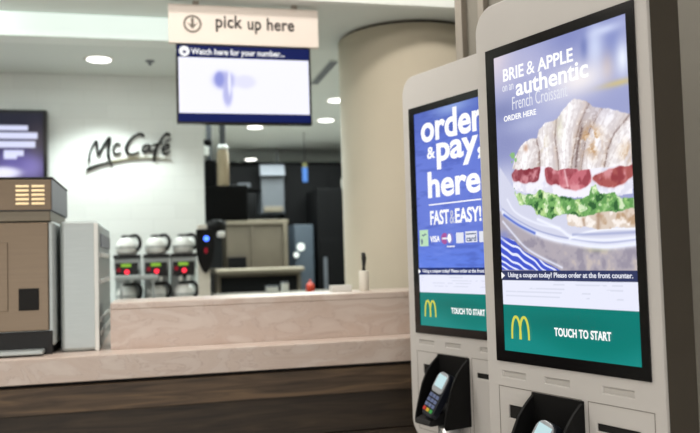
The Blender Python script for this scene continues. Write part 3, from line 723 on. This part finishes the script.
# ------------------------------------------------------------------ brown-fronted machine and steel cabinet on the worktop at the left
WT = 0.985
em = thing('espresso_machine', B(-1.10, 3.0, WT), PHI, 'bulky brown-fronted steel machine with vented top on the left of the counter', 'coffee machine')
MB().box(0.01, 0.745, 0.004, 0.012, 0.0, 0.083).build('dark_base_panel', 'rubber', em, bevel=0.002)
MB().box(0.01, 0.745, 0.02, 0.54, 0.0, 0.03).build('base_tray', 'rubber', em, bevel=0.004)
MB().box(0, 0.757, 0.012, 0.55, 0.03, 0.474).build('machine_body', 'steel', em, bevel=0.012, seg=3)
MB().box(0.004, 0.735, 0.0, 0.012, 0.085, 0.470).build('front_panel', 'steelbrown', em, bevel=0.004)
MB().box(0.0, 0.742, 0.006, 0.50, 0.474, 0.512).build('neck', 'steeldk', em, bevel=0.003)
MB().box(-0.01, 0.749, 0.004, 0.52, 0.512, 0.626).build('top_box', 'greypan', em, bevel=0.004)
MB().box(-0.008, 0.746, -0.002, 0.004, 0.514, 0.624).build('top_front_panel', 'steelbrown', em, bevel=0.002)
MB().box(-0.012, 0.751, -0.003, 0.522, 0.626, 0.632).build('top_lid', 'rubber', em, bevel=0.001)
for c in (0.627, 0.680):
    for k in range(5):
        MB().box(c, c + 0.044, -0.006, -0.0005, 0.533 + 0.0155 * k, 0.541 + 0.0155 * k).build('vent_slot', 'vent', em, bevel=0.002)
MB().box(0.634, 0.702, -0.004, 0.0, 0.158, 0.236).build('sight_window', 'slotshade', em, bevel=0.006)
MB().box(0.30, 0.60, -0.004, 0.0, 0.158, 0.40).build('front_door', 'steelbrown', em, bevel=0.006)
MB().box(0.40, 0.72, -0.05, 0.012, 0.006, 0.022).build('drip_tray', 'steel', em, bevel=0.004)
sc = thing('steel_cabinet', B(-0.331, 3.035, WT), PHI, 'tall brushed steel cabinet beside the brown-fronted machine on the counter', 'cabinet')
MB().box(0, 0.134, 0, 0.78, 0, 0.474).build('cabinet_body', 'steel', sc, bevel=0.014, seg=3)
MB().box(0.118, 0.134, -0.006, 0.0, 0.0, 0.466).build('front_edge_strip', 'glasswhite', sc, bevel=0.003)
for k, z in enumerate((0.05, 0.10, 0.24, 0.34)):
    MB().box(0.134, 0.138, 0.06, 0.72, z, z + 0.018).build('shelf_rail', 'glasswhite', sc, bevel=0.001)
MB().box(0.134, 0.139, 0.1, 0.7, 0.38, 0.43).build('side_window', 'greypan', sc, bevel=0.001)

# ------------------------------------------------------------------ coffee brewers on the back counter
bc = thing('back_counter', B(-0.45, 5.02, 0), PHI, 'steel back counter under the coffee brewers against the tiled wall', 'counter')
MB().box(0, 0.80, 0.02, 0.62, 0.08, 1.0).build('cabinet_body', 'greypan', bc)
MB().box(0, 0.80, 0.0, 0.63, 1.0, 1.03).build('counter_top', 'steel', bc, bevel=0.003)
MB().box(0.02, 0.78, 0.05, 0.60, 0, 0.08).build('plinth', 'slotshade', bc)
def make_brewer(loc):
    t = thing('coffee_brewer', loc, PHI, '', 'coffee brewer', 'coffee brewers on the back counter')
    MB().box(-0.078, 0.078, 0.20, 0.40, 0, 0.30).build('housing', 'steel', t, bevel=0.004)
    MB().box(-0.078, 0.078, 0.0, 0.40, 0.0, 0.018).build('lower_warmer', 'rubber', t, bevel=0.002)
    MB().box(-0.078, 0.078, 0.02, 0.20, 0.225, 0.30).build('brew_head', 'steel', t, bevel=0.003)
    MB().box(-0.070, 0.066, 0.010, 0.022, 0.182, 0.272).build('control_panel', 'rubber', t, bevel=0.002)
    MB().box(-0.035, 0.025, 0.006, 0.010, 0.246, 0.266).build('green_label', 'greenled', t)
    MB().disc(0.0, 0.215, 0.014, 0.004, 0.010).build('indicator_light', 'redled', t)
    MB().disc(-0.048, 0.228, 0.013, 0.004, 0.010).build('indicator_light', 'redled2', t)
    MB().box(-0.080, 0.080, 0.0, 0.40, 0.300, 0.322).build('upper_warmer', 'rubber', t, bevel=0.002)
    MB().lathe([(0.036, 0.170), (0.052, 0.225)], (0, 0.10, 0), 24).build('brew_basket', 'rubber', t)
    for x in (-0.022, 0.026): MB().lathe([(0.013, 0.148), (0.015, 0.172), (0.013, 0.182)], (x, 0.030, 0), 16).build('tap_knob', 'glasswhite', t)
    return t
def make_carafe(loc, rz=0.0):
    t = thing('coffee_carafe', loc, rz, '', 'carafe', 'pale carafes on the coffee brewers')
    MB().lathe([(0.052, 0), (0.066, 0.012), (0.070, 0.048), (0.062, 0.080), (0.044, 0.102), (0.036, 0.108)], (0, 0, 0), 28).build('bowl', 'glasswhite', t)
    MB().lathe([(0.037, 0.104), (0.037, 0.116), (0.024, 0.124)], (0, 0, 0), 24).build('lid', 'rubber', t)
    MB().tube(smooth_path([(0.030, 0, 0.116), (0.068, 0, 0.118), (0.092, 0, 0.090), (0.090, 0, 0.050), (0.072, 0, 0.026)], 5), 0.011).build('handle', 'rubber', t)
    MB().lathe([(0.0705, 0.040), (0.0705, 0.050)], (0, 0, 0), 28, caps=False).build('band', 'steel', t)
    return t
b0 = make_brewer(B(0, 0, 0)); c0 = make_carafe(B(0, 0, 0))
pos = ((-0.165, 'left'), (0.015, 'middle'), (0.185, 'right'))
firstc = True
for k, (x, nm) in enumerate(pos):
    t = b0 if k == 0 else copy_tree(b0)
    t.location = B(x, 5.12, 1.03)
    t['label'] = {'left': 'coffee brewer nearest the steel cabinet, leftmost of the three', 'middle': 'coffee brewer in the middle of the three on the back counter', 'right': 'rightmost of the three coffee brewers, next to the black dispenser'}[nm]
    for lvl, dz, dy in (('top', 0.3225, 0.07), ('bottom', 0.0185, 0.09)):
        c = c0 if firstc else copy_tree(c0); firstc = False
        c.location = B(x, 5.12 + dy, 1.03 + dz); c.rotation_euler.z = PHI - 0.5
        c['label'] = f'pale carafe with black handle on the {"upper" if lvl == "top" else "lower"} plate of the {nm} coffee brewer'
sh = thing('steel_tray', B(-0.235, 5.02, 1.195), PHI, 'long flat steel tray lying across the left brewer taps', 'tray')
MB().box(0, 0.26, 0.0, 0.095, 0.0, 0.03).build('tray_body', 'steel', sh, bevel=0.004)
for x in (0.03, 0.22): MB().box(x, x + 0.015, 0.02, 0.035, -0.165, 0.0).build('leg', 'steel', sh)

# black shield-shaped dispenser with blue light
ds = thing('drink_dispenser', B(0.315, 4.95, 1.0301), PHI, 'black shield-shaped dispenser head with glowing blue light, at the end of the tiled wall', 'dispenser')
ds.location = B(0.315, 5.06, 1.03)
MB().box(-0.045, 0.030, 0.03, 0.07, 0, 0.50).build('column_post', 'offwhite', ds, bevel=0.004)
MB().prism([(-0.055, 0.47), (-0.055, 0.33), (-0.045, 0.27), (-0.018, 0.205), (0.0, 0.19), (0.022, 0.215), (0.046, 0.28), (0.058, 0.36), (0.060, 0.47)], -0.03, 0.03).build('shield_head', 'black', ds, bevel=0.006)
MB().disc(0.006, 0.410, 0.017, -0.034, -0.03).build('blue_light', 'blueled', ds)
MB().disc(0.002, 0.335, 0.011, -0.034, -0.03, 20, 0.018).build('red_light', 'redled2', ds)
cm = MB().lathe([(0.01, 0), (0.05, 0.01), (0.062, 0.04), (0.055, 0.075), (0.02, 0.09)], (0.075, 0.02, 0.44), 24).build('top_canister', 'black', ds)
MB().lathe([(0.022, -0.02), (0.028, 0.0), (0.022, 0.02)], (0.098, -0.02, 0.435), 20).build('nozzle', 'glasswhite', ds)

# ------------------------------------------------------------------ small things on the ledge
LZ = 1.1557
kb = thing('brush_holder', B(0.855, 3.22, LZ), PHI, 'cream holder with a black-handled brush on the ledge before the column', 'holder')
MB().lathe([(0.020, 0), (0.021, 0.004), (0.021, 0.080), (0.018, 0.084)], n=24).build('cup', 'offwhite', kb)
MB().tube([(0.0, 0, 0.080), (0.001, 0, 0.100), (0.003, 0, 0.135), (0.0, 0, 0.160)], [0.008, 0.006, 0.011, 0.008], 12).build('handle', 'rubber', kb)
tr = thing('white_tray', B(0.755, 3.24, LZ), PHI, 'small white tray on the ledge left of the cream holder', 'tray')
MB().box(-0.038, 0.042, -0.03, 0.03, 0.0, 0.005).build('tray_floor', 'glasswhite', tr)
b = MB().box(-0.040, 0.044, -0.032, -0.028, 0.0, 0.026).box(-0.040, 0.044, 0.028, 0.032, 0.0, 0.026).box(-0.040, -0.036, -0.028, 0.028, 0.0, 0.026).box(0.040, 0.044, -0.028, 0.028, 0.0, 0.026)
b.build('rim', 'glasswhite', tr, bevel=0.001)

# ------------------------------------------------------------------ kitchen beyond
pt = thing('prep_table', B(0.45, 5.95, 0), PHI, 'low steel prep table just behind the ledge', 'table')
MB().box(0, 0.98, 0, 0.6, 0.99, 1.03).build('table_top', 'ksteel', pt, bevel=0.003)
for x in (0.03, 0.91):
    for y in (0.03, 0.53): MB().box(x, x + 0.04, y, y + 0.04, 0, 0.99).build('leg', 'steel', pt)
MB().box(0.03, 0.95, 0.05, 0.55, 0.3, 0.32).build('shelf', 'ksteel', pt)
def crate(x, w0, h0, label):
    t = thing('white_container', B(x, 6.02, 1.03), PHI, label, 'container', 'white containers on the prep table')
    MB().box(-w0 / 2, w0 / 2, 0, 0.08, 0, h0).build('tub', 'glasswhite', t, bevel=0.006)
    MB().box(-w0 / 2 - 0.003, w0 / 2 + 0.003, -0.003, 0.083, h0, h0 + 0.008).build('lid', 'kgrey', t, bevel=0.002)
crate(0.875, 0.09, 0.055, 'wide white container on the prep table, left of the pair')
crate(0.975, 0.05, 0.080, 'narrow tall white container on the prep table, right of the pair')
rb = thing('red_bottle', B(1.17, 6.03, 1.03), PHI, 'small bright red-orange squeeze bottle on the prep table', 'bottle')
MB().lathe([(0.026, 0), (0.032, 0.012), (0.032, 0.060), (0.014, 0.078)], n=20).build('bottle_body', 'red', rb)
MB().lathe([(0.013, 0.078), (0.011, 0.088), (0.004, 0.10)], n=16).build('cap', 'red', rb)

hs = thing('holding_cabinet', B(0.66, 8.0, 0), PHI, 'tall dull steel holding station with a pale rim shelf in the kitchen', 'cabinet')
MB().box(0.05, 0.68, 0.03, 0.5, 1.215, 1.67).build('back_panel', 'ksteel', hs, bevel=0.003)
MB().box(0.05, 0.68, 0.0, 0.5, 1.655, 1.70).build('top_rail', 'steeldk', hs, bevel=0.004)
MB().box(0.628, 0.665, -0.01, 0.03, 1.215, 1.655).build('side_rail', 'steeldk', hs, bevel=0.003)
MB().box(-0.08, 0.82, -0.12, 0.5, 1.165, 1.215).build('rim_shelf', 'steeldk', hs, bevel=0.02, seg=3)
MB().box(0.30, 0.33, 0.01, 0.03, 1.215, 1.655).build('divider', 'ksteel', hs)
MB().box(0.06, 0.24, -0.06, 0.03, 1.215, 1.33).build('front_bin', 'void', hs, bevel=0.006)
MB().box(-0.05, 0.80, 0.0, 0.5, 0.0, 1.165).build('lower_cabinet', 'ksteel', hs, bevel=0.003)
MB().box(-0.02, 0.76, -0.008, 0.0, 0.96, 1.13).build('drawer_front', 'void', hs, bevel=0.003)

sm_ = thing('slate_machine', B(1.50, 8.5, 0), PHI, 'slate blue kitchen machine with round white dial, right of the steel station', 'kitchen machine')
MB().box(-0.01, 0.20, 0, 0.5, 0, 1.665).build('machine_body', 'kslate', sm_, bevel=0.006)
MB().disc(0.055, 1.421, 0.042, -0.012, 0.0).build('dial', 'glasswhite', sm_)
MB().disc(-0.0, 1.335, 0.030, -0.022, 0.0).build('small_dial', 'glasswhite', sm_)

fz = thing('black_fridge', B(1.95, 8.4, 0), PHI, 'tall black cabinet beside the column at the kitchen right', 'cabinet')
MB().box(-0.22, 0.5, 0, 0.6, 0.02, 2.05).build('fridge_body', 'void', fz, bevel=0.006)
MB().box(-0.20, 0.12, -0.012, 0.0, 0.1, 1.5).build('door', 'void', fz, bevel=0.004)
MB().box(-0.17, -0.13, -0.035, -0.012, 0.9, 1.3).build('handle', 'kgrey', fz, bevel=0.004)
MB().box(-0.24, 0.5, 0.0, 0.6, 0, 0.02).build('plinth', 'slotshade', fz)
wl = thing('wall_lamp', B(2.12, 8.7, 2.05), PHI, 'pale upright lamp on top of the black cabinet', 'lamp')
MB().box(-0.03, 0.03, 0, 0.05, 0, 0.14).build('lamp_body', 'offwhite', wl, bevel=0.006)
MB().box(-0.04, 0.04, -0.01, 0.06, 0.14, 0.155).build('lamp_cap', 'void', wl, bevel=0.003)

hd = thing('extractor_hood', B(1.17, 9.0, 0), PHI, 'pale-lipped grey extractor unit hanging in the far kitchen', 'extractor hood')
MB().box(0.04, 0.30, 0.0, 0.45, 1.82, 2.30).build('duct_panel', 'kgrey', hd, bevel=0.004)
MB().prismx([(-0.10, 2.25), (0.0, 2.25), (0.0, 2.38), (-0.03, 2.38)], 0.02, 0.30).build('bright_lip', 'greypan', hd, bevel=0.004)
MB().box(0.06, 0.28, -0.03, 0.0, 1.84, 1.90).build('lower_tray', 'steeldk', hd, bevel=0.004)
MB().box(-0.45, 0.04, 0.1, 0.45, 2.10, 2.38).build('dark_section', 'void', hd, bevel=0.004)
MB().box(-0.22, -0.08, 0.06, 0.1, 2.13, 2.18).build('inspection_light', 'kgrey', hd, bevel=0.004)
for x in (-0.40, 0.25): MB().box(x, x + 0.015, 0.2, 0.215, 2.28, 2.6).build('hanging_rod', 'kgrey', hd)

om = thing('kitchen_monitor', B(0.385, 6.3, 0), PHI, 'square black kitchen monitor back hanging on a pole from the ceiling', 'monitor')
MB().box(0.0, 0.352, 0.02, 0.09, 1.615, 1.90).build('monitor_case', 'void', om, bevel=0.008)
MB().box(0.02, 0.33, 0.01, 0.02, 1.64, 1.88).build('screen', 'void', om, bevel=0.003)
MB().box(0.035, 0.075, 0.03, 0.07, 1.90, 2.598).build('pole', 'kgrey', om, bevel=0.003)
MB().box(0.02, 0.105, 0.02, 0.08, 1.90, 2.10).build('bracket', 'void', om, bevel=0.006)
MB().lathe([(0.01, -0.03), (0.034, -0.015), (0.034, 0.015), (0.01, 0.03)], (0.045, 0.02, 2.24), 20).build('ball_joint', 'void', om)
MB().box(0.012, 0.05, -0.01, 0.03, 2.13, 2.205).build('white_clip', 'glasswhite', om, bevel=0.008)

hl = thing('heat_lamp', B(0.535, 6.2, 0), PHI, 'beige tubular lamp hanging from the ceiling above the black kitchen monitor', 'lamp')
MB().lathe([(0.046, 1.885), (0.046, 2.13), (0.040, 2.15), (0.040, 2.165)], n=28).build('lamp_tube', 'lamp', hl)
MB().lathe([(0.044, 2.165), (0.046, 2.18), (0.030, 2.20)], n=28).build('lamp_cap', 'glasswhite', hl)
MB().lathe([(0.024, 2.20), (0.024, 2.599)], n=20).build('stem', 'kgrey', hl)

tg = thing('blue_lit_sign', B(1.53, 8.0, 0), PHI, 'slim blue lit sign hanging in the dark kitchen', 'sign')
MB().box(-0.026, 0.026, 0.0, 0.02, 2.085, 2.235).build('sign_panel', 'bluetag', tg, bevel=0.006)
MB().box(-0.022, 0.022, 0.0, 0.02, 2.235, 2.285).build('top_tab', 'yellowtag', tg, bevel=0.004)
MB().box(-0.004, 0.004, 0.008, 0.014, 2.285, 2.6).build('hanger', 'void', tg)

hp = thing('dark_hanging_cabinet', B(1.60, 9.1, 0), PHI, 'wide black cabinet filling the far kitchen wall behind the slate machine', 'cabinet')
MB().box(-0.12, 1.0, 0.0, 0.45, 0.0, 2.40).build('cabinet_body', 'void', hp, bevel=0.006)
MB().box(-0.10, 0.40, -0.012, 0.0, 0.2, 2.3).build('door', 'void', hp, bevel=0.004)
MB().box(0.42, 0.98, -0.012, 0.0, 0.2, 2.3).build('door', 'void', hp, bevel=0.004)

# ------------------------------------------------------------------ ceiling fittings
def make_downlight():
    t = thing('ceiling_downlight', (0, 0, 0), PHI, '', 'ceiling light', 'round recessed downlights')
    MB().lathe([(0.082, -0.004), (0.090, 0.0)], n=36).build('trim_ring', 'offwhite', t)
    MB().lathe([(0.074, -0.0065), (0.074, -0.004)], n=36).build('lens', 'lens', t)
    return t
d0 = make_downlight()
dl = [(-0.318, 5.19, 'large round downlight in the ceiling before the tiled wall, above the brush-script lettering'),
      (1.604, 7.26, 'round downlight between the hanging monitor and the column'),
      (0.985, 7.70, 'round downlight just under the lower edge of the hanging monitor'),
      (1.24, 10.2, 'farthest round downlight, low above the dark kitchen'),
      (1.494, 6.32, 'round downlight at the left edge of the column')]
for k, (u, v, s) in enumerate(dl):
    t = d0 if k == 0 else copy_tree(d0)
    t.location = B(u, v, 2.5995); t['label'] = s
    spot('downlight_lamp', B(u, v, 2.585), 74 if k == 0 else 30, NEUT, 116 if k == 0 else 140, 0.5, 0.07)
spot('downlight_lamp', B(-1.5, 5.19, 2.585), 72, NEUT, 116, 0.5, 0.07)
spot('beam_fill', B(-1.0, 3.93, 2.59), 9, NEUT, 120, 0.9, 0.05, aim=B(-1.0, 4.25, 2.5))  # unseen lamp added to brighten the white beam
sd = thing('smoke_detector', B(-0.004, 5.20, 2.6), PHI, 'small dark sprinkler head in the ceiling right of the large downlight', 'sprinkler')
MB().lathe([(0.006, -0.030), (0.012, -0.022), (0.008, -0.012), (0.030, -0.005), (0.030, 0)], n=20).build('sprinkler_head', 'greypan', sd)
lv = thing('ceiling_vent', B(1.18, 5.38, 2.6), PHI, 'dark slot vent in the ceiling right of the hanging monitor', 'vent')
MB().box(-0.035, 0.035, -0.36, 0.36, -0.006, 0.0).build('vent_frame', 'ceil', lv, bevel=0.002)
for k in range(3): MB().box(-0.026 + k * 0.019, -0.012 + k * 0.019, -0.34, 0.34, -0.009, -0.006).build('vent_slat', 'greypan', lv)
